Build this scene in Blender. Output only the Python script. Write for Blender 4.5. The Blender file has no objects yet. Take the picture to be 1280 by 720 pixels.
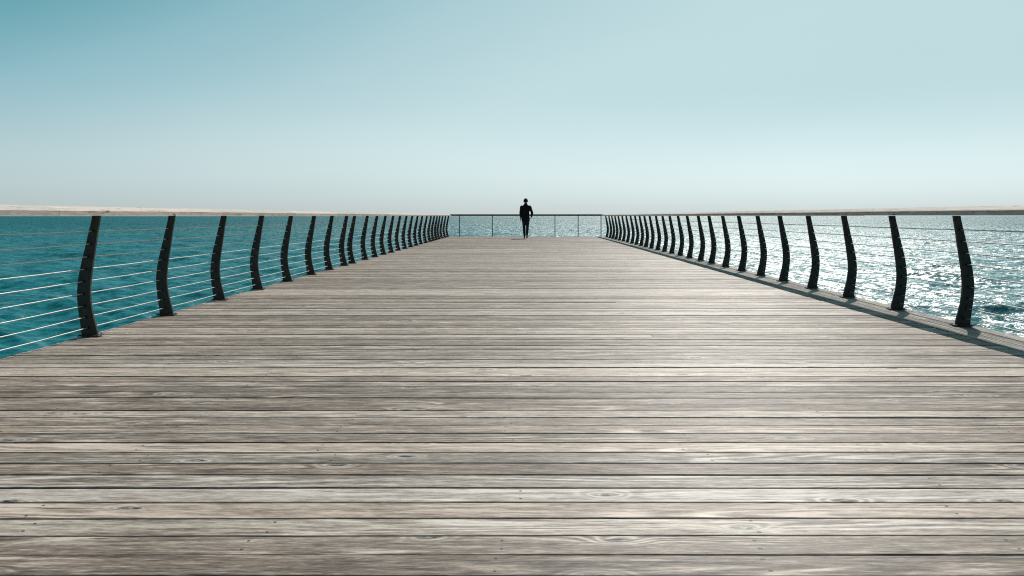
import bpy, bmesh, math, random
import numpy as np
from mathutils import Vector, Matrix
R = math.radians
random.seed(7)
rng = np.random.default_rng(11)
sc = bpy.context.scene
COL = sc.collection

# ------------------------------------------------------------------ measures
F = 995.0                    # focal length in photo pixels (1280 wide)
CAM_H = 1.0                  # eye height above the deck
WATER_Z = -3.6
DECK_L, DECK_R = -3.66, 4.13
LONG_X = 3.68                # inner side of the lengthwise boards on the right
DECK_Y0, DECK_Y1 = -3.0, 39.05
SUN_AZ, SUN_EL = R(21.5), R(49.5)

# ------------------------------------------------------------------ helpers
def link(o):
    COL.objects.link(o)
    return o

def mesh_obj(name, verts, faces, mat=None, parent=None, smooth=False):
    me = bpy.data.meshes.new(name)
    me.from_pydata([tuple(v) for v in verts], [], [tuple(f) for f in faces])
    me.update()
    if mat: me.materials.append(mat)
    if smooth:
        me.polygons.foreach_set('use_smooth', [True] * len(me.polygons))
    o = link(bpy.data.objects.new(name, me))
    if parent: o.parent = parent
    return o

def tag(o, label=None, cat=None, group=None, kind=None):
    if label: o['label'] = label
    if cat: o['category'] = cat
    if group: o['group'] = group
    if kind: o['kind'] = kind
    return o

def empty(name, loc=(0, 0, 0)):
    o = link(bpy.data.objects.new(name, None))
    o.location = loc
    o.empty_display_size = .2
    return o

class NT:
    """small node building helper"""
    def __init__(self, mat):
        self.t = mat.node_tree
        self.n = self.t.nodes
        self.l = self.t.links
    def put(self, sock, v):
        if isinstance(v, bpy.types.NodeSocket): self.l.new(v, sock)
        elif v is not None: sock.default_value = v
    def m(self, op, a, b=None, c=None, clamp=False):
        x = self.n.new('ShaderNodeMath'); x.operation = op; x.use_clamp = clamp
        for i, v in enumerate((a, b, c)):
            if v is not None: self.put(x.inputs[i], v)
        return x.outputs[0]
    def vm(self, op, a, b=None):
        x = self.n.new('ShaderNodeVectorMath'); x.operation = op
        self.put(x.inputs[0], a)
        if b is not None: self.put(x.inputs[1], b)
        return x.outputs[0] if op not in ('LENGTH', 'DOT_PRODUCT') else x.outputs['Value']
    def xyz(self, x, y, z=0.0):
        c = self.n.new('ShaderNodeCombineXYZ')
        for i, v in enumerate((x, y, z)): self.put(c.inputs[i], v)
        return c.outputs[0]
    def sep(self, v):
        s = self.n.new('ShaderNodeSeparateXYZ'); self.put(s.inputs[0], v)
        return s.outputs
    def noise(self, vec, scale=1, detail=2, rough=.5, dist=0, color=False, dim='3D'):
        x = self.n.new('ShaderNodeTexNoise'); x.noise_dimensions = dim
        self.put(x.inputs['Vector'], vec)
        x.inputs['Scale'].default_value = scale; x.inputs['Detail'].default_value = detail
        x.inputs['Roughness'].default_value = rough; x.inputs['Distortion'].default_value = dist
        return x.outputs['Color' if color else 'Fac']
    def ramp(self, fac, stops):
        x = self.n.new('ShaderNodeValToRGB'); self.put(x.inputs[0], fac)
        cr = x.color_ramp
        while len(cr.elements) < len(stops): cr.elements.new(.5)
        for e, (p, c) in zip(cr.elements, stops):
            e.position = p; e.color = (*c, 1) if len(c) == 3 else c
        return x.outputs[0]
    def mix(self, fac, a, b, mode='MIX'):
        x = self.n.new('ShaderNodeMix'); x.data_type = 'RGBA'; x.blend_type = mode
        self.put(x.inputs[0], fac)
        for s, v in ((x.inputs[6], a), (x.inputs[7], b)):
            self.put(s, (*v, 1) if isinstance(v, tuple) and len(v) == 3 else v)
        return x.outputs[2]
    def rng(self, v, a, b, c=0., d=1.):
        x = self.n.new('ShaderNodeMapRange'); x.clamp = True
        self.put(x.inputs[0], v)
        for i, k in enumerate((a, b, c, d)): self.put(x.inputs[i + 1], k)
        return x.outputs[0]
    def bump(self, h, strength=.3, dist=.01, normal=None):
        x = self.n.new('ShaderNodeBump'); self.put(x.inputs['Height'], h)
        x.inputs['Strength'].default_value = strength; x.inputs['Distance'].default_value = dist
        if normal: self.put(x.inputs['Normal'], normal)
        return x.outputs[0]

def new_mat(name, **kw):
    m = bpy.data.materials.new(name); m.use_nodes = True
    b = m.node_tree.nodes['Principled BSDF']
    for k, v in kw.items():
        s = b.inputs[k.replace('_', ' ')]
        s.default_value = (*v, 1) if isinstance(v, tuple) and len(v) == 3 else v
    return m, b, NT(m)

# ------------------------------------------------------------------ materials
def wood_material(name, swap=False, lift=0.0, spec=1.0, gain=1.0, contrast=1.0, width=.139, grime_shade=1.0):
    """weathered board: UV is metres (u along the board, v across it), colour attribute 'board' is random per board"""
    m, b, t = new_mat(name)
    uvn = t.n.new('ShaderNodeUVMap'); uvn.uv_map = 'grain'
    s = t.sep(uvn.outputs[0]); u, v = s[0], s[1]
    at = t.n.new('ShaderNodeAttribute'); at.attribute_name = 'board'
    rs = t.sep(at.outputs['Color']); r1, r2, r3 = rs[0], rs[1], rs[2]
    off = t.m('MULTIPLY', r3, 61.0)
    sc_ = lambda a, bb, z=off: t.xyz(t.m('MULTIPLY', u, a), t.m('MULTIPLY', v, bb), z)
    # cathedral grain + knots
    vor = t.n.new('ShaderNodeTexVoronoi'); vor.voronoi_dimensions = '2D'; vor.feature = 'F1'
    wv = t.noise(sc_(2.0, 9.0), 1, 2)
    kv = t.xyz(t.m('ADD', t.m('MULTIPLY', u, 1.15), off), t.m('ADD', t.m('ADD', t.m('MULTIPLY', v, 3.1), t.m('MULTIPLY', r2, 47.0)), t.m('MULTIPLY', t.m('SUBTRACT', wv, .5), .06)))
    t.put(vor.inputs['Vector'], kv); vor.inputs['Scale'].default_value = 1; vor.inputs['Randomness'].default_value = 1
    kd = vor.outputs['Distance']
    kill = t.m('GREATER_THAN', t.sep(vor.outputs['Color'])[0], .36)          # only some cells hold a knot
    q = t.m('DIVIDE', kd, .105)
    K = t.m('MULTIPLY', t.m('EXPONENT', t.m('MULTIPLY', t.m('MULTIPLY', q, q), -1)), kill)
    flow = t.noise(sc_(.55, 6.5), 1, 1.5, .45)
    field = t.m('ADD', t.m('MULTIPLY', flow, 11.0), t.m('MULTIPLY', K, 3.2))
    rings = t.m('MULTIPLY_ADD', t.m('SINE', t.m('MULTIPLY', field, 6.283)), .5, .5)
    rings = t.m('POWER', rings, 1.6)
    mid = t.noise(sc_(4.5, 62.0), 1, 4, .7)
    fine = t.noise(sc_(17.0, 210.0), 1, 5, .75)
    blotch = t.noise(sc_(1.6, 11.0), 1, 4, .55)
    patch = t.noise(sc_(9.0, 34.0), 1, 5, .7, .8)
    tone = t.m('MULTIPLY_ADD', t.m('SUBTRACT', r1, .5), .22, .50 + lift)
    for src, k in ((t.m('MULTIPLY', t.m('SUBTRACT', rings, .3), t.m('MAXIMUM', t.rng(t.noise(sc_(1.1, 9.0), 1, 2), .42, .62), t.m('MULTIPLY', K, 1.0))), .30), (mid, .56), (fine, .95), (blotch, .30), (patch, .28)):
        tone = t.m('MULTIPLY_ADD', t.m('SUBTRACT', src, .5), k, tone)
    tone = t.m('MULTIPLY_ADD', t.m('SUBTRACT', tone, .5), 1.08 * contrast, .5)
    G = lambda a, b_, c: (a * gain * 2.55, b_ * gain * 2.43, c * gain * 2.45)
    col = t.ramp(tone, [(.05, G(.022, .018, .015)), (.30, G(.082, .070, .058)), (.50, G(.176, .160, .140)), (.74, G(.246, .233, .213)), (.98, G(.298, .290, .272))])
    # brown or greenish grey boards
    col = t.mix(t.m('MULTIPLY', r2, .55), col, t.mix(1.0, col, (.98, .84, .74), 'MULTIPLY'))
    # grimy board edges, gap shade painted on the side faces, dark open fibres
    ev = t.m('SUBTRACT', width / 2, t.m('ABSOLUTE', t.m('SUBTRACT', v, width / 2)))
    gr_shade = t.m('MULTIPLY', t.rng(ev, .001, .0075, 1, 0), t.m('MULTIPLY_ADD', t.noise(sc_(3.0, 4.0), 1, 3), 1.2, .0, clamp=True))
    gr_shade = t.m('MAXIMUM', t.m('MULTIPLY', gr_shade, .85), t.rng(ev, -.004, .0006, 1, 0))  # board sides painted fully dark, standing in for shade inside the gaps
    gr_shade = t.m('MULTIPLY', gr_shade, grime_shade)
    col = t.mix(gr_shade, col, (.024, .019, .015))
    fb = t.noise(sc_(11.0, 150.0, t.m('ADD', off, 9.0)), 1, 3, .6)
    fbm = t.m('MULTIPLY', t.rng(fb, .60, .66), t.rng(blotch, .40, .60, .25, 1))
    col = t.mix(t.m('MULTIPLY', fbm, .58), col, G(.040, .033, .028))
    fl = t.noise(sc_(9.0, 120.0, t.m('ADD', off, 23.0)), 1, 3, .6)
    col = t.mix(t.m('MULTIPLY', t.rng(fl, .60, .68), .26), col, G(.29, .283, .27))
    # knot: dark heart with a pale halo
    heart = t.m('MULTIPLY', t.rng(kd, .034, .064, 1, 0), kill)
    halo = t.m('MULTIPLY', t.m('MULTIPLY', t.rng(kd, .05, .14, 1, 0), kill), .24)
    col = t.mix(halo, col, G(.25, .24, .22))
    col = t.mix(t.m('MULTIPLY', heart, t.rng(t.noise(sc_(30, 60), 1, 3), .3, .6)), col, (.014, .012, .010))
    # drying cracks
    cn = t.noise(sc_(.9, 48.0), 1, 2, .5)
    cm = t.noise(sc_(1.3, 8.0), 1, 2)
    crack = t.m('MULTIPLY', t.rng(t.m('ABSOLUTE', t.m('SUBTRACT', cn, .5)), 0, .018, 1, 0), t.rng(cm, .47, .56))
    col = t.mix(t.m('MULTIPLY', crack, .88), col, (.014, .012, .010))
    # nail heads on the joist lines
    px = u
    jl = t.m('DIVIDE', t.m('ADD', px, t.m('MULTIPLY', r2, .10)), .78)
    dx = t.m('MULTIPLY', t.m('SUBTRACT', jl, t.m('ROUND', jl)), .78)
    cellr = t.n.new('ShaderNodeTexWhiteNoise'); cellr.noise_dimensions = '2D'
    t.put(cellr.inputs['Vector'], t.xyz(t.m('ROUND', jl), off))
    cr_ = t.sep(cellr.outputs['Color'])
    vv = t.m('SUBTRACT', t.m('ABSOLUTE', t.m('SUBTRACT', v, .070)), t.m('MULTIPLY_ADD', cr_[0], .02, .028))
    nd = t.vm('LENGTH', t.xyz(dx, vv))
    nail = t.m('MULTIPLY', t.rng(nd, .0045, .0068, 1, 0), t.m('GREATER_THAN', cr_[1], .30))
    col = t.mix(nail, col, (.02, .017, .015))
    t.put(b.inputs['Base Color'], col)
    h = t.m('MULTIPLY_ADD', fine, .5, t.m('MULTIPLY', mid, .5))
    h = t.m('SUBTRACT', h, t.m('MULTIPLY', crack, 1.4))
    h = t.m('SUBTRACT', h, t.m('MULTIPLY', nail, 1.0))
    t.put(b.inputs['Normal'], t.bump(h, .4, .003))
    t.put(b.inputs['Roughness'], t.rng(tone, 0, 1, .70, .655))
    t.put(b.inputs['Specular IOR Level'], t.m('MULTIPLY', t.rng(tone, .1, .9, .62 * spec, .98 * spec), t.m('SUBTRACT', 1.0, gr_shade)))
    b.inputs['IOR'].default_value = 1.6
    b.inputs['Anisotropic'].default_value = .8
    t.put(b.inputs['Tangent'], t.xyz(1.0, 0.0, 0.0) if swap else t.xyz(0.0, 1.0, 0.0))
    return m

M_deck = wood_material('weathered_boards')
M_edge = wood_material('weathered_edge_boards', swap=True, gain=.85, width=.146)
M_rail = wood_material('weathered_handrail', swap=True, lift=.12, spec=.5, gain=.98, contrast=.5, grime_shade=0.0)

M_frame, b, t = new_mat('dark_joist_timber', Roughness=.85)
g = t.n.new('ShaderNodeTexCoord').outputs['Object']
t.put(b.inputs['Base Color'], t.ramp(t.noise(g, 6, 4), [(.3, (.018, .015, .012)), (.7, (.06, .05, .04))]))

M_steel, b, t = new_mat('dark_painted_steel', Metallic=.0, Roughness=.55, Specular_IOR_Level=.3)
g = t.n.new('ShaderNodeNewGeometry').outputs['Position']
n1 = t.noise(g, 9, 5, .6)
n2 = t.noise(t.vm('MULTIPLY', g, (1, 1, .25)), 40, 3)
c = t.ramp(n1, [(.3, (.022, .019, .017)), (.55, (.040, .034, .029)), (.75, (.066, .050, .038))])
c = t.mix(t.rng(n2, .62, .72, 0, .6), c, (.07, .045, .03))
t.put(b.inputs['Base Color'], c)
t.put(b.inputs['Roughness'], t.rng(n2, .3, .7, .42, .7))
t.put(b.inputs['Normal'], t.bump(n2, .12, .003))

M_bolt, b, t = new_mat('black_bolt', Base_Color=(.006, .006, .006), Metallic=.0, Roughness=.5)
M_cable, b, t = new_mat('stainless_cable', Base_Color=(.46, .45, .435), Metallic=.9, Roughness=.42)
g = t.n.new('ShaderNodeNewGeometry').outputs['Position']
t.put(b.inputs['Roughness'], t.rng(t.noise(g, 14, 3), .3, .7, .34, .52))
M_endrail, b, t = new_mat('dark_end_rail', Metallic=.0, Roughness=.6, Specular_IOR_Level=.2)
g = t.n.new('ShaderNodeNewGeometry').outputs['Position']
t.put(b.inputs['Base Color'], t.ramp(t.noise(g, 5, 4), [(.3, (.009, .010, .013)), (.7, (.018, .019, .023))]))
M_endpost, b, t = new_mat('grey_blue_end_post', Metallic=.3, Roughness=.5)
g = t.n.new('ShaderNodeNewGeometry').outputs['Position']
t.put(b.inputs['Base Color'], t.ramp(t.noise(g, 5, 4), [(.3, (.05, .065, .075)), (.7, (.085, .10, .11))]))

def fabric(name, c0, c1, rough=.9, scale=30):
    m, b, t = new_mat(name, Roughness=rough)
    g = t.n.new('ShaderNodeTexCoord').outputs['Object']
    n = t.noise(g, scale, 4, .6)
    t.put(b.inputs['Base Color'], t.ramp(n, [(.3, c0), (.7, c1)]))
    t.put(b.inputs['Normal'], t.bump(t.noise(g, 14, 3), .4, .02))
    b.inputs['Specular IOR Level'].default_value = .2
    return m
M_jacket = fabric('black_jacket', (.004, .005, .007), (.010, .011, .014))
M_jeans = fabric('dark_jeans', (.006, .011, .017), (.014, .022, .032))
M_shoe = fabric('black_shoe', (.006, .006, .006), (.014, .013, .012), .5)
M_hair = fabric('dark_hair', (.006, .005, .004), (.014, .011, .009), .7, 90)
M_skin = fabric('skin', (.20, .11, .075), (.27, .15, .10), .55, 12)

# ------------------------------------------------------------------ boards
class Boards:
    """many boards in one mesh, with grain UVs and a random colour per board"""
    def __init__(self): self.v, self.f, self.uv, self.c = [], [], [], []
    def add(self, axis, a0, a1, c0, c1, ztop, thick=.042, segs=14, wob=.0012, dz=.0012, profile=None):
        # runs along `axis` from a0 to a1; crosses from c0 to c1
        rc = (random.random(), random.random(), random.random())
        uo = random.uniform(0, 50) if axis == 'y' else 0
        ph = [random.uniform(0, 6.3) for _ in range(4)]
        ch = random.uniform(.0025, .0045)
        w = c1 - c0
        if profile is None:
            prof = [(0, -thick), (0, -ch), (ch, 0), (w - ch, 0), (w, -ch), (w, -thick)]
        else: prof = profile
        vs = [0] * len(prof); acc = 0
        vs = [p[0] for p in prof]
        if profile is not None:
            for q_ in range(1, len(prof)): vs[q_] = vs[q_ - 1] + math.hypot(prof[q_][0] - prof[q_ - 1][0], prof[q_][1] - prof[q_ - 1][1])
        base = len(self.v); n = len(prof)
        for i in range(segs + 1):
            tt = i / segs; a = a0 + (a1 - a0) * tt
            e0 = wob * (math.sin(a * 1.3 + ph[0]) + .5 * math.sin(a * 3.7 + ph[1]))
            e1 = wob * (math.sin(a * 1.1 + ph[2]) + .5 * math.sin(a * 4.1 + ph[3]))
            zz = dz * math.sin(a * .9 + ph[1])
            for (cc, z) in prof:
                k = cc / w; x = c0 + cc + e0 * (1 - k) + e1 * k
                self.v.append((a, x, ztop + z + zz) if axis == 'x' else (x, a, ztop + z + zz))
        def uvof(idx):
            i, j = divmod(idx - base, n)
            a = a0 + (a1 - a0) * i / segs
            dv = 0
            if profile is None and j in (0,): dv = -.035
            if profile is None and j in (5,): dv = .035
            return (a + uo, vs[j] + dv)
        def face(q):
            self.f.append(q); self.uv += [uvof(k) for k in q]; self.c += [rc] * len(q)
        for i in range(segs):
            for j in range(n):
                k = (j + 1) % n
                p = base + i * n
                q = (p + j, p + n + j, p + n + k, p + k)
                if axis == 'x': q = q[::-1]
                face(q)
        face(tuple(base + j for j in range(n)) if axis == 'y' else tuple(base + j for j in range(n))[::-1])
        e = base + segs * n
        face(tuple(e + j for j in range(n))[::-1] if axis == 'y' else tuple(e + j for j in range(n)))
    def build(self, name, mat, parent=None):
        o = mesh_obj(name, self.v, self.f, mat, parent)
        me = o.data
        uv = me.uv_layers.new(name='grain')
        uv.data.foreach_set('uv', np.array(self.uv, dtype='f').ravel())
        ca = me.color_attributes.new('board', 'FLOAT_COLOR', 'CORNER')
        arr = np.ones((len(self.c), 4), dtype='f'); arr[:, :3] = np.array(self.c)
        ca.data.foreach_set('color', arr.ravel())
        bm = bmesh.new(); bm.from_mesh(me)
        bmesh.ops.recalc_face_normals(bm, faces=bm.faces); bm.to_mesh(me); bm.free()
        return o

B = Boards()
y = DECK_Y0; k = 0
while y < DECK_Y1 - .1:
    w = .1370 + random.uniform(-.004, .004)
    gap = random.choice([.0045, .005, .006, .006, .007, .009, .012, .015])
    xl = DECK_L + random.uniform(-.012, .012)
    xr = LONG_X - .004
    zt = random.uniform(-.0025, .0015)
    if random.random() < .07 and y > 5:
        xj = -3.6 + .78 * random.choice([2, 3, 4, 5, 6, 7])
        B.add('x', xl, xj - .0015, y, y + w, zt, segs=12)
        B.add('x', xj + .0015, xr, y, y + w, zt + random.uniform(-.001, .001), segs=12)
    else:
        B.add('x', xl, xr, y, y + w, zt, segs=26)
    y += w + gap; k += 1
deck_end = y - gap
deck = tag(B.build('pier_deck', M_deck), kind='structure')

B = Boards()                                     # lengthwise boards along the right edge
ex = np.linspace(LONG_X + .003, DECK_R, 4)
for i in range(3):
    yy = DECK_Y0 - random.uniform(0, 1)
    while yy < deck_end - .02:
        y1 = min(yy + random.uniform(3.6, 4.4), deck_end)
        if deck_end - y1 < .7: y1 = deck_end
        B.add('y', yy, y1 - .002, ex[i], ex[i + 1] - .004, .001 + random.uniform(-.001, .001), segs=12, wob=.0008)
        yy = y1
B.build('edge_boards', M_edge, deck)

bm = bmesh.new()                                 # joists, rim beams under the boards
def box(bm, x0, x1, y0, y1, z0, z1):
    r = bmesh.ops.create_cube(bm, size=1)
    for v in r['verts']:
        v.co.x = x0 + (v.co.x + .5) * (x1 - x0); v.co.y = y0 + (v.co.y + .5) * (y1 - y0); v.co.z = z0 + (v.co.z + .5) * (z1 - z0)
    return r['verts']
xx = DECK_L + .08
while xx < DECK_R - .1:
    box(bm, xx, xx + .08, DECK_Y0 + .1, deck_end - .1, -.29, -.047); xx += .39
yy = DECK_Y0 + .4
while yy < deck_end:
    box(bm, DECK_L + .06, DECK_R - .06, yy, yy + .25, -.62, -.30); yy += 4.0
me = bpy.data.meshes.new('joist_frame'); bm.to_mesh(me); bm.free(); me.materials.append(M_frame)
o = link(bpy.data.objects.new('joist_frame', me)); o.parent = deck

# ------------------------------------------------------------------ railings
PROF = [(1.0, -.054, .064), (.87, -.026, .070), (.78, -.010, .080), (.69, .008, .088), (.61, .024, .096), (.52, .040, .102),
        (.44, .050, .105), (.35, .056, .106), (.26, .048, .109), (.17, .034, .114), (.09, .015, .124), (0, 0, .136)]
PROF = PROF[::-1]
def curve_at(z):
    for (z0, o0, w0), (z1, o1, w1) in zip(PROF, PROF[1:]):
        if z0 <= z <= z1:
            k = (z - z0) / (z1 - z0); return o0 + (o1 - o0) * k, w0 + (w1 - w0) * k
    return PROF[-1][1:]
ZS = [i / 24 * .998 for i in range(25)]
def smooth_prof():
    out = []
    for z in ZS:
        acc = [0, 0]; n = 0
        for d in (-.05, -.025, 0, .025, .05):
            zz = min(max(z + d, 0), 1.0); a = curve_at(zz); acc[0] += a[0]; acc[1] += a[1]; n += 1
        out.append((z, acc[0] / n, acc[1] / n))
    return out
SP = smooth_prof()
def prof_at(z):
    for a, b_ in zip(SP, SP[1:]):
        if a[0] <= z <= b_[0]:
            k = (z - a[0]) / (b_[0] - a[0]); return a[1] + (b_[1] - a[1]) * k
    return SP[-1][1]
CABLE_Z = [.072, .160, .252, .353, .455, .558, .660, .766, .872]

def post_mesh(side, name='post'):
    """curved steel plate standing across the rail line; side = -1 left, +1 right"""
    T = .028; c = .003
    vs, fs = [], []
    for (z, o, w) in SP:
        xc = side * o; h = w / 2
        ring = [(xc - h, -T / 2 + c), (xc - h + c, -T / 2), (xc + h - c, -T / 2), (xc + h, -T / 2 + c),
                (xc + h, T / 2 - c), (xc + h - c, T / 2), (xc - h + c, T / 2), (xc - h, T / 2 - c)]
        vs += [(x, y, z) for x, y in ring]
    n = 8
    for i in range(len(SP) - 1):
        for j in range(n):
            k = (j + 1) % n
            fs.append((i * n + j, i * n + k, (i + 1) * n + k, (i + 1) * n + j))
    fs.append(tuple(range(n))[::-1]); fs.append(tuple((len(SP) - 1) * n + j for j in range(n)))
    me = bpy.data.meshes.new(name); me.from_pydata(vs, [], fs); me.materials.append(M_steel); me.update()
    return me
def plate_mesh():
    bm = bmesh.new()
    vs = box(bm, -.088, .088, -.05, .05, .0035, .0125)
    bmesh.ops.bevel(bm, geom=list(bm.edges), offset=.002, segments=1, affect='EDGES')
    for sx in (-1, 1):
        for sy in (-1, 1):
            r = bmesh.ops.create_cone(bm, segments=6, radius1=.009, radius2=.008, depth=.008, cap_ends=True)
            for v in r['verts']: v.co += Vector((sx * .07 if True else 0, sy * .034, .0155))
    me = bpy.data.meshes.new('base_plate'); bm.to_mesh(me); bm.free(); me.materials.append(M_steel)
    return me
def bolt_bm(bm, at=(0, 0, 0)):
    r = bmesh.ops.create_cone(bm, segments=12, radius1=.0095, radius2=.0095, depth=.058, cap_ends=True)
    for v in r['verts']: v.co = Vector((v.co.x, v.co.z, v.co.y)) + Vector(at)
    r = bmesh.ops.create_cone(bm, segments=6, radius1=.0135, radius2=.0135, depth=.038, cap_ends=True)
    for v in r['verts']: v.co = Vector((v.co.x, v.co.z, v.co.y)) + Vector(at)
def bolt_mesh():
    bm = bmesh.new(); bolt_bm(bm)
    bmesh.ops.recalc_face_normals(bm, faces=bm.faces)
    me = bpy.data.meshes.new('cable_fitting'); bm.to_mesh(me); bm.free(); me.materials.append(M_bolt)
    return me
PL, BO = plate_mesh(), bolt_mesh()

def railing(side, base_x, post_ys, label, y_end, joints_seed):
    root = tag(empty('railing', (base_x, 0, 0)), label, 'railing', )
    pm = post_mesh(side)
    rest = bmesh.new(); nrest = 0; nb = 0
    for i, py in enumerate(post_ys):
        p = link(bpy.data.objects.new('post', pm)); p.parent = root; p.location = (0, py, .0125 if False else .004)
        q = link(bpy.data.objects.new('base_plate', PL)); q.parent = p
        vis = py > 5.5
        for z in CABLE_Z:
            xo = side * prof_at(z)
            if vis and nb < 99:
                c = link(bpy.data.objects.new('cable_fitting', BO)); c.parent = p; c.location = (xo, 0, z); nb += 1
            else:
                bolt_bm(rest, (xo, py, z + .004))
    bmesh.ops.recalc_face_normals(rest, faces=rest.faces)
    me = bpy.data.meshes.new('cable_fitting'); rest.to_mesh(me); rest.free(); me.materials.append(M_bolt)
    o = link(bpy.data.objects.new('cable_fitting', me)); o.parent = root; o['kind'] = 'stuff'
    # cables, with a slight sag between posts
    for z in CABLE_Z:
        xo = side * prof_at(z); rad = .0047; n = 8
        ys = [DECK_Y0]
        for a, b_ in zip(post_ys, post_ys[1:]):
            ys += [a, a + (b_ - a) * .25, a + (b_ - a) * .5, a + (b_ - a) * .75]
        ys += [post_ys[-1], y_end]
        ysg = []
        vs, fs = [], []
        for yy in ys:
            near = min(abs(yy - p) for p in post_ys)
            sag = .003 * min(near / .7, 1) ** 1 * (1 + .5 * math.sin(yy * 2.3 + z * 9))
            for j in range(n):
                a = j / n * 2 * math.pi
                vs.append((xo + rad * math.cos(a), yy, z + .004 - sag + rad * math.sin(a)))
        for i in range(len(ys) - 1):
            for j in range(n):
                k = (j + 1) % n
                fs.append((i * n + j, i * n + k, (i + 1) * n + k, (i + 1) * n + j))
        mesh_obj('cable', vs, fs, M_cable, root, True)
    # timber handrail: flat bottom, top sloping down to the walkway
    B = Boards(); random.seed(joints_seed)
    inn, out = -side * .135, side * .055
    ctr = -side * .054
    inn, out = (ctr - side * .085, ctr + side * .105) if side > 0 else (ctr - side * .050, ctr + side * .120)
    W = abs(out - inn); zb = 1.002
    if side < 0:   # from outer (low x) to inner
        pr = [(0, 0.0), (0, .072), (.006, .078), (W - .006, .045), (W, .039), (W, .0)]
    else:
        pr = [(0, 0.0), (0, .041), (.006, .047), (W - .006, .082), (W, .076), (W, .0)]
    lo = min(inn, out)
    yy = DECK_Y0
    while yy < y_end - .01:
        y1 = yy + random.uniform(2.6, 3.4)
        if y_end - y1 < 1.2: y1 = y_end
        B.add('y', yy, y1 - .003, lo, lo + W, zb + (0 if side < 0 else .003) + random.uniform(-.0008, .0008), segs=8, wob=.0008, dz=.0010, profile=pr)
        yy = y1
    B.build('handrail', M_rail, root)
    return root

tl = [121.4, 215.6, 280.4, 327.6, 364, 393, 415.3, 433.6, 443.5, 459.4, 471.5, 482, 491.7, 500.3, 508.3, 515.5, 522.2, 528, 533.8, 539, 543, 546.7, 550, 553.6, 557.2, 560.8]
tr = [756.9, 760.8, 764.4, 768.3, 772.5, 777.2, 782.3, 787.8, 793.3, 799, 805, 811.6, 819.4, 827.7, 836.6, 847, 858.4, 872.2, 885.6, 902.7, 922.7, 946.2, 973.8, 1009.3, 1053.8, 1113.7, 1194.2][::-1]
XL, XR = 3.578, 3.985
yl = [F * (XL - .054) / (653 - x) for x in tl]
yr = [F * (XR - .060) / (x - 653) for x in tr]
yl = [yl[0] - 1.42 * k for k in (5, 4, 3, 2, 1)] + yl
yr = [yr[0] - 1.42 * k for k in (6, 5, 4, 3, 2, 1)] + yr
railing(-1, -XL, yl, 'long left side railing with curved dark posts, pale cables and wooden handrail', deck_end - .03, 3)
railing(1, XR, yr, 'long right side railing with curved dark posts in front of the glittering sea', deck_end - .03, 5)

# end railing
root = tag(empty('railing', (0, deck_end - .05, 0)), 'thin dark metal railing with slim straight posts across the far end behind the person', 'railing')
bm = bmesh.new()
ye = deck_end - .05
box(bm, -XL + .02, XR + .0, -.035, .035, 1.004, 1.084)
bmesh.ops.bevel(bm, geom=list(bm.edges), offset=.010, segments=2, affect='EDGES')
me = bpy.data.meshes.new('handrail'); bm.to_mesh(me); bm.free(); me.materials.append(M_endrail)
o = link(bpy.data.objects.new('handrail', me)); o.parent = root
bm = bmesh.new(); box(bm, -.019, .019, -.02, .02, .004, 1.003)
box(bm, -.05, .05, -.045, .045, .003, .012)
bmesh.ops.bevel(bm, geom=list(bm.edges), offset=.002, segments=1, affect='EDGES')
epm = bpy.data.meshes.new('post'); bm.to_mesh(epm); bm.free(); epm.materials.append(M_endpost)
for px in (574.4, 615.5, 655, 693.7, 722.7, 751.3):
    o = link(bpy.data.objects.new('post', epm)); o.parent = root; o.location = ((px - 653) / F * ye, 0, 0)
for z in CABLE_Z[::1]:
    vs, fs = [], []; n = 6
    for xx in (-XL + .03, XR - .02):
        for j in range(n):
            a = j / n * 2 * math.pi; vs.append((xx, .0035 * math.cos(a), z + .0035 * math.sin(a)))
    for j in range(n):
        k = (j + 1) % n; fs.append((j, k, n + k, n + j))
    mesh_obj('cable', vs, fs, M_cable, root, True)

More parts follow.
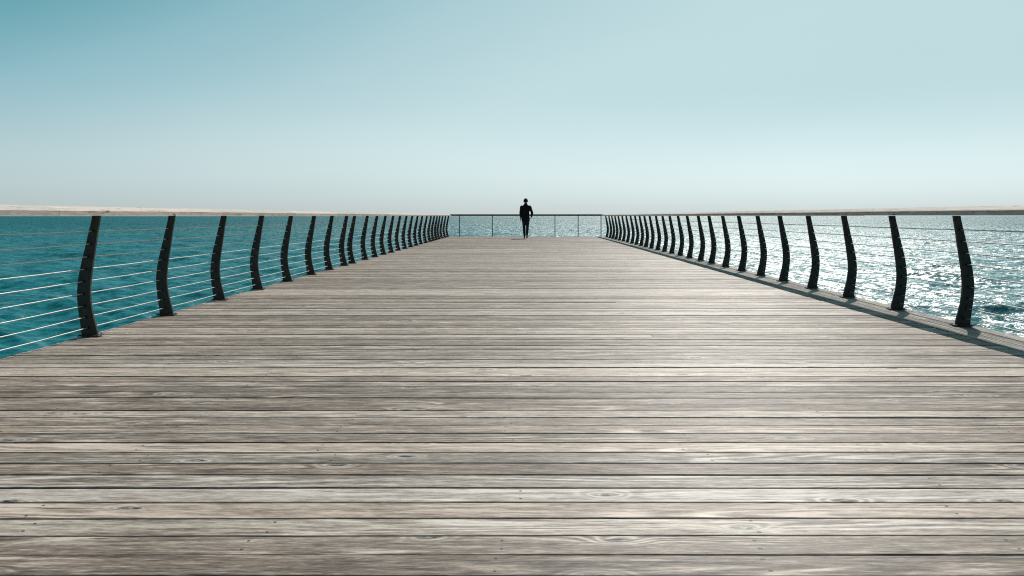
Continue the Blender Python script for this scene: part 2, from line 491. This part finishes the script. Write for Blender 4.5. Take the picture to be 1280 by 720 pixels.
# ------------------------------------------------------------------ sea
def build_sea():
    fine = np.radians(np.arange(-44, 44.01, .24))
    coarse = np.radians(np.concatenate([np.arange(48, 312, 6.0)]))
    th = np.concatenate([fine, coarse])
    rr = [4.0]
    while rr[-1] < 40000:
        r = rr[-1]
        rr.append(r * (1.0062 if 22 < r < 2500 else (1.05 if r <= 22 else 1.02)))
    rr = np.array(rr)
    TH, RR = np.meshgrid(th, rr)
    X = RR * np.sin(TH); Y = RR * np.cos(TH)
    sp = np.maximum(np.gradient(rr)[:, None], RR * R(.24)) * np.ones_like(X)
    outside = (np.abs(((TH + math.pi) % (2 * math.pi)) - math.pi) > R(45))
    sp = np.where(outside, np.maximum(sp, RR * R(6)), sp)
    Z = np.zeros_like(X); DX = np.zeros_like(X); DY = np.zeros_like(X)
    lam = np.exp(rng.uniform(math.log(.9), math.log(26), 90))
    for L in lam:
        a = R(205) + rng.normal(0, .55)          # waves run towards the pier from the front left
        kx, ky = math.sin(a) * 2 * math.pi / L, math.cos(a) * 2 * math.pi / L
        amp = .0115 * L ** .36
        att = np.clip((L / sp - 2.2) / 3.0, 0, 1)
        ph = kx * X + ky * Y + rng.uniform(0, 6.283)
        Z += amp * att * np.cos(ph)
        DX -= .8 * amp * att * math.sin(a) * np.sin(ph)
        DY -= .8 * amp * att * math.cos(a) * np.sin(ph)
    X2, Y2 = X + DX, Y + DY
    nv = X.size
    co = np.stack([X2, Y2, Z], -1).reshape(-1, 3)
    nr, nt = X.shape
    idx = np.arange(nv).reshape(nr, nt)
    nxt = np.roll(idx, -1, axis=1)
    q = np.stack([idx[:-1], nxt[:-1], nxt[1:], idx[1:]], -1).reshape(-1, 4)[:, ::-1]
    co = np.vstack([co, [[0, 0, 0]]])
    tri = np.stack([nxt[0], idx[0], np.full(nt, nv)], -1)[:, ::-1]
    me = bpy.data.meshes.new('sea')
    me.vertices.add(len(co)); me.vertices.foreach_set('co', co.astype('f').ravel())
    nl = q.size + tri.size
    me.loops.add(nl); me.loops.foreach_set('vertex_index', np.concatenate([q.ravel(), tri.ravel()]).astype('i'))
    npoly = len(q) + len(tri)
    me.polygons.add(npoly)
    st = np.concatenate([np.arange(len(q)) * 4, q.size + np.arange(len(tri)) * 3]).astype('i')
    me.polygons.foreach_set('loop_start', st)
    me.polygons.foreach_set('use_smooth', np.ones(npoly, dtype=bool))
    me.update(calc_edges=True); me.validate()
    # make sure it faces up
    if me.polygons[1000].normal.z < 0: me.flip_normals()
    o = link(bpy.data.objects.new('sea', me)); o.location = (0, 0, WATER_Z)
    return tag(o, kind='structure')
sea = build_sea()

M_sea, b, t = new_mat('sea_water')
geo = t.n.new('ShaderNodeNewGeometry'); P = geo.outputs['Position']
ps = t.sep(P)
flat = t.xyz(ps[0], ps[1], 0.0)
dist = t.vm('LENGTH', flat)
def slopes(scale, sx, sy, detail, rot=.35):
    mp = t.n.new('ShaderNodeMapping'); mp.vector_type = 'POINT'
    mp.inputs['Rotation'].default_value = (0, 0, rot); mp.inputs['Scale'].default_value = (sx, sy, 1)
    t.put(mp.inputs['Vector'], flat)
    n = t.noise(mp.outputs[0], scale, detail, .6, 0, True)
    return t.vm('SUBTRACT', n, (.5, .5, .5))
s1 = slopes(3.4, .7, 1.3, 3)
s2 = slopes(.9, .7, 1.4, 2, .2)
s3 = slopes(14.0, .8, 1.2, 2, .5)
gust = t.rng(t.noise(t.vm('MULTIPLY', flat, (.012, .03, 1)), 1, 3, .6), .3, .7, .75, 1.25)
far = t.rng(dist, 40, 500)
def scl(v, k): return t.vm('MULTIPLY', v, k) if isinstance(k, tuple) else t.vm('MULTIPLY', v, t.xyz(k, k, k))
acc = t.vm('ADD', scl(s1, (1.9, 1.9, 0)), scl(s3, (1.25, 1.25, 0)))
acc = t.vm('ADD', acc, scl(scl(s2, (1.9, 1.9, 0)), t.rng(dist, 30, 300, .5, 1.1)))
acc = scl(scl(acc, gust), t.rng(dist, 40, 250, .70, 1.05))
acc = t.vm('ADD', acc, t.xyz(0.0, t.rng(dist, 40, 500, -.16, -.40), 0.0))     # seas running in towards the pier show their steeper fronts
nrm = t.vm('NORMALIZE', t.vm('ADD', geo.outputs['Normal'], acc))
t.put(b.inputs['Normal'], nrm)
cn = t.noise(t.vm('MULTIPLY', flat, (.02, .05, 1)), 1, 4, .6)
cn2 = t.noise(t.vm('MULTIPLY', flat, (.35, .8, 1)), 1, 3, .6)
cc = t.m('ADD', t.m('MULTIPLY', cn, .6), t.m('MULTIPLY', cn2, .4))
t.put(b.inputs['Base Color'], t.ramp(cc, [(.3, (.003, .098, .116)), (.5, (.004, .128, .150)), (.7, (.006, .178, .200))]))
b.inputs['IOR'].default_value = 1.333
t.put(b.inputs['Roughness'], t.rng(dist, 30, 600, .33, .42))
sea.data.materials.append(M_sea)

# ------------------------------------------------------------------ person, walking away towards the sea
def skin_mesh(name, nodes, edges, mat, parent, root=0, sub=2):
    me = bpy.data.meshes.new(name)
    me.from_pydata([n[0] for n in nodes], edges, [])
    o = link(bpy.data.objects.new(name, me))
    md = o.modifiers.new('s', 'SKIN'); md.use_smooth_shade = True; md.branch_smoothing = .6
    for i, n in enumerate(nodes):
        r = n[1]; me.skin_vertices[0].data[i].radius = r if isinstance(r, tuple) else (r, r)
        me.skin_vertices[0].data[i].use_root = (i == root)
    ms = o.modifiers.new('u', 'SUBSURF'); ms.levels = sub; ms.render_levels = sub
    dg = bpy.context.evaluated_depsgraph_get(); dg.update()
    ev = o.evaluated_get(dg)
    m2 = bpy.data.meshes.new_from_object(ev)
    m2.materials.clear(); m2.materials.append(mat)
    m2.polygons.foreach_set('use_smooth', [True] * len(m2.polygons))
    o.modifiers.clear(); o.data = m2; m2.name = name
    o.parent = parent
    return o

PX, PY = .145, F * CAM_H / 28.4
person = tag(empty('person', (PX, PY, 0)), 'person in black jacket and dark trousers walking alone near the far end of the pier', 'person')
# joints (x right, y forward = away from the camera, z up)
hipL, hipR = (-.085, 0, .93), (.085, 0, .93)
kneeL, kneeR = (-.070, .06, .51), (.075, -.02, .50)
ankL, ankR = (-.050, .05, .095), (.052, -.17, .15)
toeL, toeR = (-.060, .21, .035), (.062, -.03, .035)
shL, shR = (-.178, 0, 1.402), (.178, 0, 1.402)
elL, elR = (-.225, -.02, 1.14), (.278, -.055, 1.140)
wrL, wrR = (-.215, .06, .905), (.255, .06, .960)
def tube(bm, pts, n=16):
    """closed tube along pts = [(point, rx, ry)], rings square to the local direction"""
    rings = []
    P_ = [Vector(p[0]) for p in pts]
    for i, (p, rx, ry) in enumerate(pts):
        d = (P_[min(i + 1, len(P_) - 1)] - P_[max(i - 1, 0)]).normalized()
        ax = Vector((1, 0, 0)); ax = (ax - d * ax.dot(d)).normalized(); ay = d.cross(ax)
        rings.append([bm.verts.new(P_[i] + ax * rx * math.cos(a) + ay * ry * math.sin(a)) for a in [k / n * 2 * math.pi for k in range(n)]])
    for a, b_ in zip(rings, rings[1:]):
        for k in range(n): bm.faces.new((a[k], a[(k + 1) % n], b_[(k + 1) % n], b_[k]))
    bm.faces.new(rings[0][::-1]); bm.faces.new(rings[-1])
def dense(pts, m=4):
    """Catmull-Rom through (point, rx, ry)"""
    A = [Vector((*p[0], p[1], p[2])[:3]) for p in pts]; Rr = [(p[1], p[2]) for p in pts]; out = []
    for i in range(len(pts) - 1):
        g = lambda k: A[min(max(k, 0), len(A) - 1)]
        h = lambda k: Vector((*Rr[min(max(k, 0), len(A) - 1)], 0))
        for s_ in range(m):
            u_ = s_ / m
            cr = lambda f: .5 * ((2 * f(i)) + (f(i + 1) - f(i - 1)) * u_ + (2 * f(i - 1) - 5 * f(i) + 4 * f(i + 1) - f(i + 2)) * u_ ** 2 + (3 * f(i) - f(i - 1) - 3 * f(i + 1) + f(i + 2)) * u_ ** 3)
            p, q = cr(g), cr(h); out.append((tuple(p), q.x, q.y))
    out.append((tuple(A[-1]), *Rr[-1])); return out
def loft_mesh(name, tubes, mat, parent, voxel=.011, smooth=4):
    bm = bmesh.new()
    for tb in tubes: tube(bm, dense(tb))
    bmesh.ops.recalc_face_normals(bm, faces=bm.faces)
    me = bpy.data.meshes.new(name); bm.to_mesh(me); bm.free()
    o = link(bpy.data.objects.new(name, me))
    md = o.modifiers.new('r', 'REMESH'); md.mode = 'VOXEL'; md.voxel_size = voxel
    ms = o.modifiers.new('s', 'SMOOTH'); ms.iterations = smooth; ms.factor = .5
    dg = bpy.context.evaluated_depsgraph_get(); dg.update()
    m2 = bpy.data.meshes.new_from_object(o.evaluated_get(dg))
    m2.materials.clear(); m2.materials.append(mat)
    m2.polygons.foreach_set('use_smooth', [True] * len(m2.polygons))
    o.modifiers.clear(); o.data = m2; m2.name = name; o.parent = parent
    return o
lerp = lambda a, b_, k: tuple(Vector(a).lerp(Vector(b_), k))
T_ = [[((0, 0, .84), .10, .08), ((0, 0, .93), .160, .105), ((0, 0, 1.10), .130, .088), ((0, .01, 1.28), .155, .102), ((0, .005, 1.40), .165, .095), ((0, 0, 1.475), .095, .065), ((0, .004, 1.52), .058, .058), ((0, .012, 1.60), .056, .058)]]
for sh, el, wr in ((shL, elL, wrL), (shR, elR, wrR)):
    T_.append([(lerp((0, 0, 1.40), sh, .6), .05, .05), (sh, .056, .056), (lerp(sh, el, .5), .044, .044), (el, .037, .037), (lerp(el, wr, .35), .038, .036), (wr, .027, .022)])
for hp, kn, an, to in ((hipL, kneeL, ankL, toeL), (hipR, kneeR, ankR, toeR)):
    T_.append([(hp, .085, .09), (lerp(hp, kn, .4), .075, .082), (kn, .052, .056), (lerp(kn, an, .35), .050, .056), (lerp(an, kn, .12), .034, .038), (an, .034, .040), ])
    T_.append([(tuple(Vector(an) + Vector((0, -.04, -.03))), .034, .034), (lerp(an, to, .5), .038, .034), (to, .036, .022)])
body = loft_mesh('body', T_, M_skin, person)
# head, ears, nose, fingers are joined into the one body mesh
def join_into(dst, objs):
    bm = bmesh.new(); bm.from_mesh(dst.data)
    for o in objs:
        o.data.transform(o.matrix_basis); bm.from_mesh(o.data)
    bm.to_mesh(dst.data); bm.free()
    dst.data.polygons.foreach_set('use_smooth', [True] * len(dst.data.polygons))
    for o in objs: bpy.data.objects.remove(o)
def head_mesh():
    bm = bmesh.new(); bmesh.ops.create_uvsphere(bm, u_segments=28, v_segments=20, radius=1)
    for v in bm.verts:
        x, y_, z = v.co
        jaw = max(0, -z)
        X = x * (.076 - .022 * jaw); Y = y_ * .096 - (.010 if y_ < 0 else 0) * 0; Zc = z * .118
        if y_ > 0:                                   # face side (looks to +y)
            Y = y_ * (.096 - .010 * jaw)
            if abs(x) < .22 and -.35 < z < .12: Y += .022 * (1 - abs(x) / .22) * (1 - abs(z + .2) / .4 if abs(z + .2) < .4 else 0)   # nose
            if .12 < abs(x) < .55 and .0 < z < .22: Y -= .008    # eye sockets
            if abs(x) < .38 and -.62 < z < -.48: Y += .004       # lips
        else: Y = y_ * .098 + (.012 * jaw)
        v.co = (X, Y, Zc)
    for s in (-1, 1):                                # ears
        r = bmesh.ops.create_uvsphere(bm, u_segments=10, v_segments=8, radius=1)
        for v in r['verts']: v.co = Vector((v.co.x * .010 + s * .077, v.co.y * .018 - .004, v.co.z * .032 - .012))
    me = bpy.data.meshes.new('head'); bm.to_mesh(me); bm.free()
    o = link(bpy.data.objects.new('head', me)); o.location = (0, .015, 1.650); o.scale = (1.1, 1.06, 1.03)
    bpy.context.view_layer.update()
    return o
def hand(wr, el, s, curl):
    d = (Vector(wr) - Vector(el)).normalized(); out = []
    side = Vector((0, 1, 0)); side = (side - d * side.dot(d)).normalized(); nrm_ = d.cross(side).normalized() * s
    w = Vector(wr); nodes = [(tuple(w - d * .02), (.024, .020)), (tuple(w + d * .035), (.034, .016)), (tuple(w + d * .085), (.036, .013))]
    out.append(skin_mesh('palm', nodes, [(0, 1), (1, 2)], M_skin, None, 0, 1))
    for k, (off, L) in enumerate(((.028, .070), (.010, .078), (-.009, .072), (-.026, .058))):
        p0 = w + d * .07 + side * off; p1 = p0 + d * .035; 
        dd = (d + nrm_ * -curl * s * .6).normalized(); p2 = p1 + dd * L * .45
        dd = (d + nrm_ * -curl * s * 1.5).normalized(); p3 = p2 + dd * L * .38
        out.append(skin_mesh('finger', [(tuple(p0), .0088), (tuple(p1), .0085), (tuple(p2), .0078), (tuple(p3), .0066)], [(0, 1), (1, 2), (2, 3)], M_skin, None, 0, 1))
    p0 = w + d * .02 + side * .022; p1 = w + d * .055 + side * .048; p2 = w + d * .085 + side * .056
    out.append(skin_mesh('thumb', [(tuple(p0), .012), (tuple(p1), .0098), (tuple(p2), .0078)], [(0, 1), (1, 2)], M_skin, None, 0, 1))
    return out
join_into(body, [head_mesh()] + hand(wrL, elL, -1, .5) + hand(wrR, (.34, .02, 1.10), 1, .7))
# jacket
T_ = [[((0, 0, .765), .176, .128), ((0, 0, .90), .178, .130), ((0, 0, 1.10), .160, .118), ((0, .005, 1.28), .180, .125), ((0, .003, 1.385), .192, .115), ((0, 0, 1.455), .150, .088), ((0, 0, 1.505), .082, .072), ((0, .004, 1.555), .072, .070)]]
for sh, el, wr in ((shL, elL, wrL), (shR, elR, wrR)):
    T_.append([(lerp((0, 0, 1.38), sh, .6), .06, .06), (sh, .070, .070), (lerp(sh, el, .5), .062, .062), (el, .056, .056), (lerp(el, wr, .5), .050, .050), (lerp(el, wr, .93), .040, .040)])
loft_mesh('jacket', T_, M_jacket, person)
# trousers
T_ = [[((0, 0, .98), .150, .108), ((0, 0, .90), .165, .118), ((0, 0, .84), .120, .10)]]
for hp, kn, an in ((hipL, kneeL, ankL), (hipR, kneeR, ankR)):
    T_.append([((hp[0], hp[1], .90), .088, .10), (lerp(hp, kn, .4), .086, .092), (kn, .064, .068), (lerp(kn, an, .4), .060, .064), (lerp(kn, an, .95), .050, .054)])
loft_mesh('trousers', T_, M_jeans, person)
for an, to in ((ankL, toeL), (ankR, toeR)):
    a, t_ = Vector(an), Vector(to)
    heel = Vector((a.x, a.y - .055, max(.042, a.z - .055)))
    nodes = [(tuple(a + Vector((0, -.01, -.01))), .046), (tuple(heel), (.038, .036)), (tuple(a * .4 + t_ * .6 + Vector((0, 0, -.004))), (.046, .036)), (tuple(t_ + Vector((0, .03, .002))), (.042, .030))]
    skin_mesh('shoe', nodes, [(0, 1), (0, 2), (2, 3), (1, 2)], M_shoe, person)
bm = bmesh.new(); bmesh.ops.create_uvsphere(bm, u_segments=28, v_segments=18, radius=1)
for v in list(bm.verts):
    if v.co.z < -.45 or (v.co.y > .45 and v.co.z < .45): bm.verts.remove(v)
for v in bm.verts:
    k = 1 + .03 * math.sin(v.co.x * 31) * math.sin(v.co.z * 27)
    v.co = (v.co.x * .098 * k, v.co.y * .116 * k, v.co.z * .130 * k)
r = bmesh.ops.solidify(bm, geom=list(bm.faces), thickness=.01)
me = bpy.data.meshes.new('hair'); bm.to_mesh(me); bm.free(); me.materials.append(M_hair)
me.polygons.foreach_set('use_smooth', [True] * len(me.polygons))
o = link(bpy.data.objects.new('hair', me)); o.location = (0, .010, 1.655); o.parent = person
person.scale = (1.0, 1.0, 1.0)

# ------------------------------------------------------------------ light, sky, camera
w = bpy.data.worlds.new('World'); sc.world = w; w.use_nodes = True
nt = w.node_tree; bg = nt.nodes['Background']
sky = nt.nodes.new('ShaderNodeTexSky'); sky.sky_type = 'NISHITA'; sky.sun_disc = False
sky.sun_elevation = SUN_EL; sky.sun_rotation = SUN_AZ
sky.altitude = 0; sky.air_density = 1.0; sky.dust_density = 1.6; sky.ozone_density = 1.0
W = NT(w)
lum = nt.nodes.new('ShaderNodeRGBToBW'); nt.links.new(sky.outputs[0], lum.inputs[0])
L0 = W.m('MULTIPLY', lum.outputs[0], .1)
gen = W.sep(nt.nodes.new('ShaderNodeTexCoord').outputs['Generated'])
# the hazy teal cast of the air, deeper where the sky is darker, paler towards the horizon
L = W.m('ADD', L0, W.m('MULTIPLY', W.m('SUBTRACT', .60, L0), W.rng(gen[2], .0,   .10, .52, 0)))
tint = W.ramp(L, [(.20, (.25, .80, 1.02)), (.437, (.36, .90, 1.05)), (.50, (.58, 1.03, 1.17)), (.60, (.72, 1.04, 1.12)), (.72, (.745, 1.0, 1.05)), (.85, (.60, .83, .88))])
hz = W.m('POWER', W.rng(gen[2], .0, .16, 1, 0), 1.5)
tint = W.mix(hz, tint, (1.14, 1.27, 1.25))
tint = W.mix(W.rng(gen[2], .17, .26, 0, .15), tint, W.mix(1.0, tint, (.80, .90, .92), 'MULTIPLY'))
haze_n = W.noise(W.vm('MULTIPLY', nt.nodes['Texture Coordinate'].outputs['Generated'], (2.2, 2.2, 9.0)), 1, 4, .55)
L10 = W.m('MULTIPLY', L, W.m('MULTIPLY_ADD', W.m('SUBTRACT', haze_n, .5), .8, 10.0))
skc = W.vm('MULTIPLY', tint, W.xyz(L10, L10, L10))
nt.links.new(skc, bg.inputs[0]); bg.inputs[1].default_value = .10

sl = bpy.data.lights.new('sun', 'SUN'); sl.energy = 4.8; sl.angle = R(.53); sl.color = (1, .955, .89)
so = link(bpy.data.objects.new('sun', sl))
d = Vector((math.cos(SUN_EL) * math.sin(SUN_AZ), math.cos(SUN_EL) * math.cos(SUN_AZ), math.sin(SUN_EL)))
so.rotation_euler = d.to_track_quat('Z', 'Y').to_euler()
so.location = d * 50

cd = bpy.data.cameras.new('camera'); cam = link(bpy.data.objects.new('camera', cd))
cam.location = (0, 0, CAM_H); cam.rotation_euler = (R(90), 0, 0)
cd.sensor_width = 36; cd.lens = 36 * F / 1280
cd.shift_x = -13 / 1280; cd.shift_y = -90 / 1280
cd.clip_start = .05; cd.clip_end = 100000
sc.camera = cam
sc.cycles.use_denoising = False
sc.cycles.filter_width = 1.15
vs_ = sc.view_settings
vs_.view_transform = 'Standard'; vs_.look = 'None'; vs_.exposure = 0; vs_.gamma = 1; vs_.use_curve_mapping = False
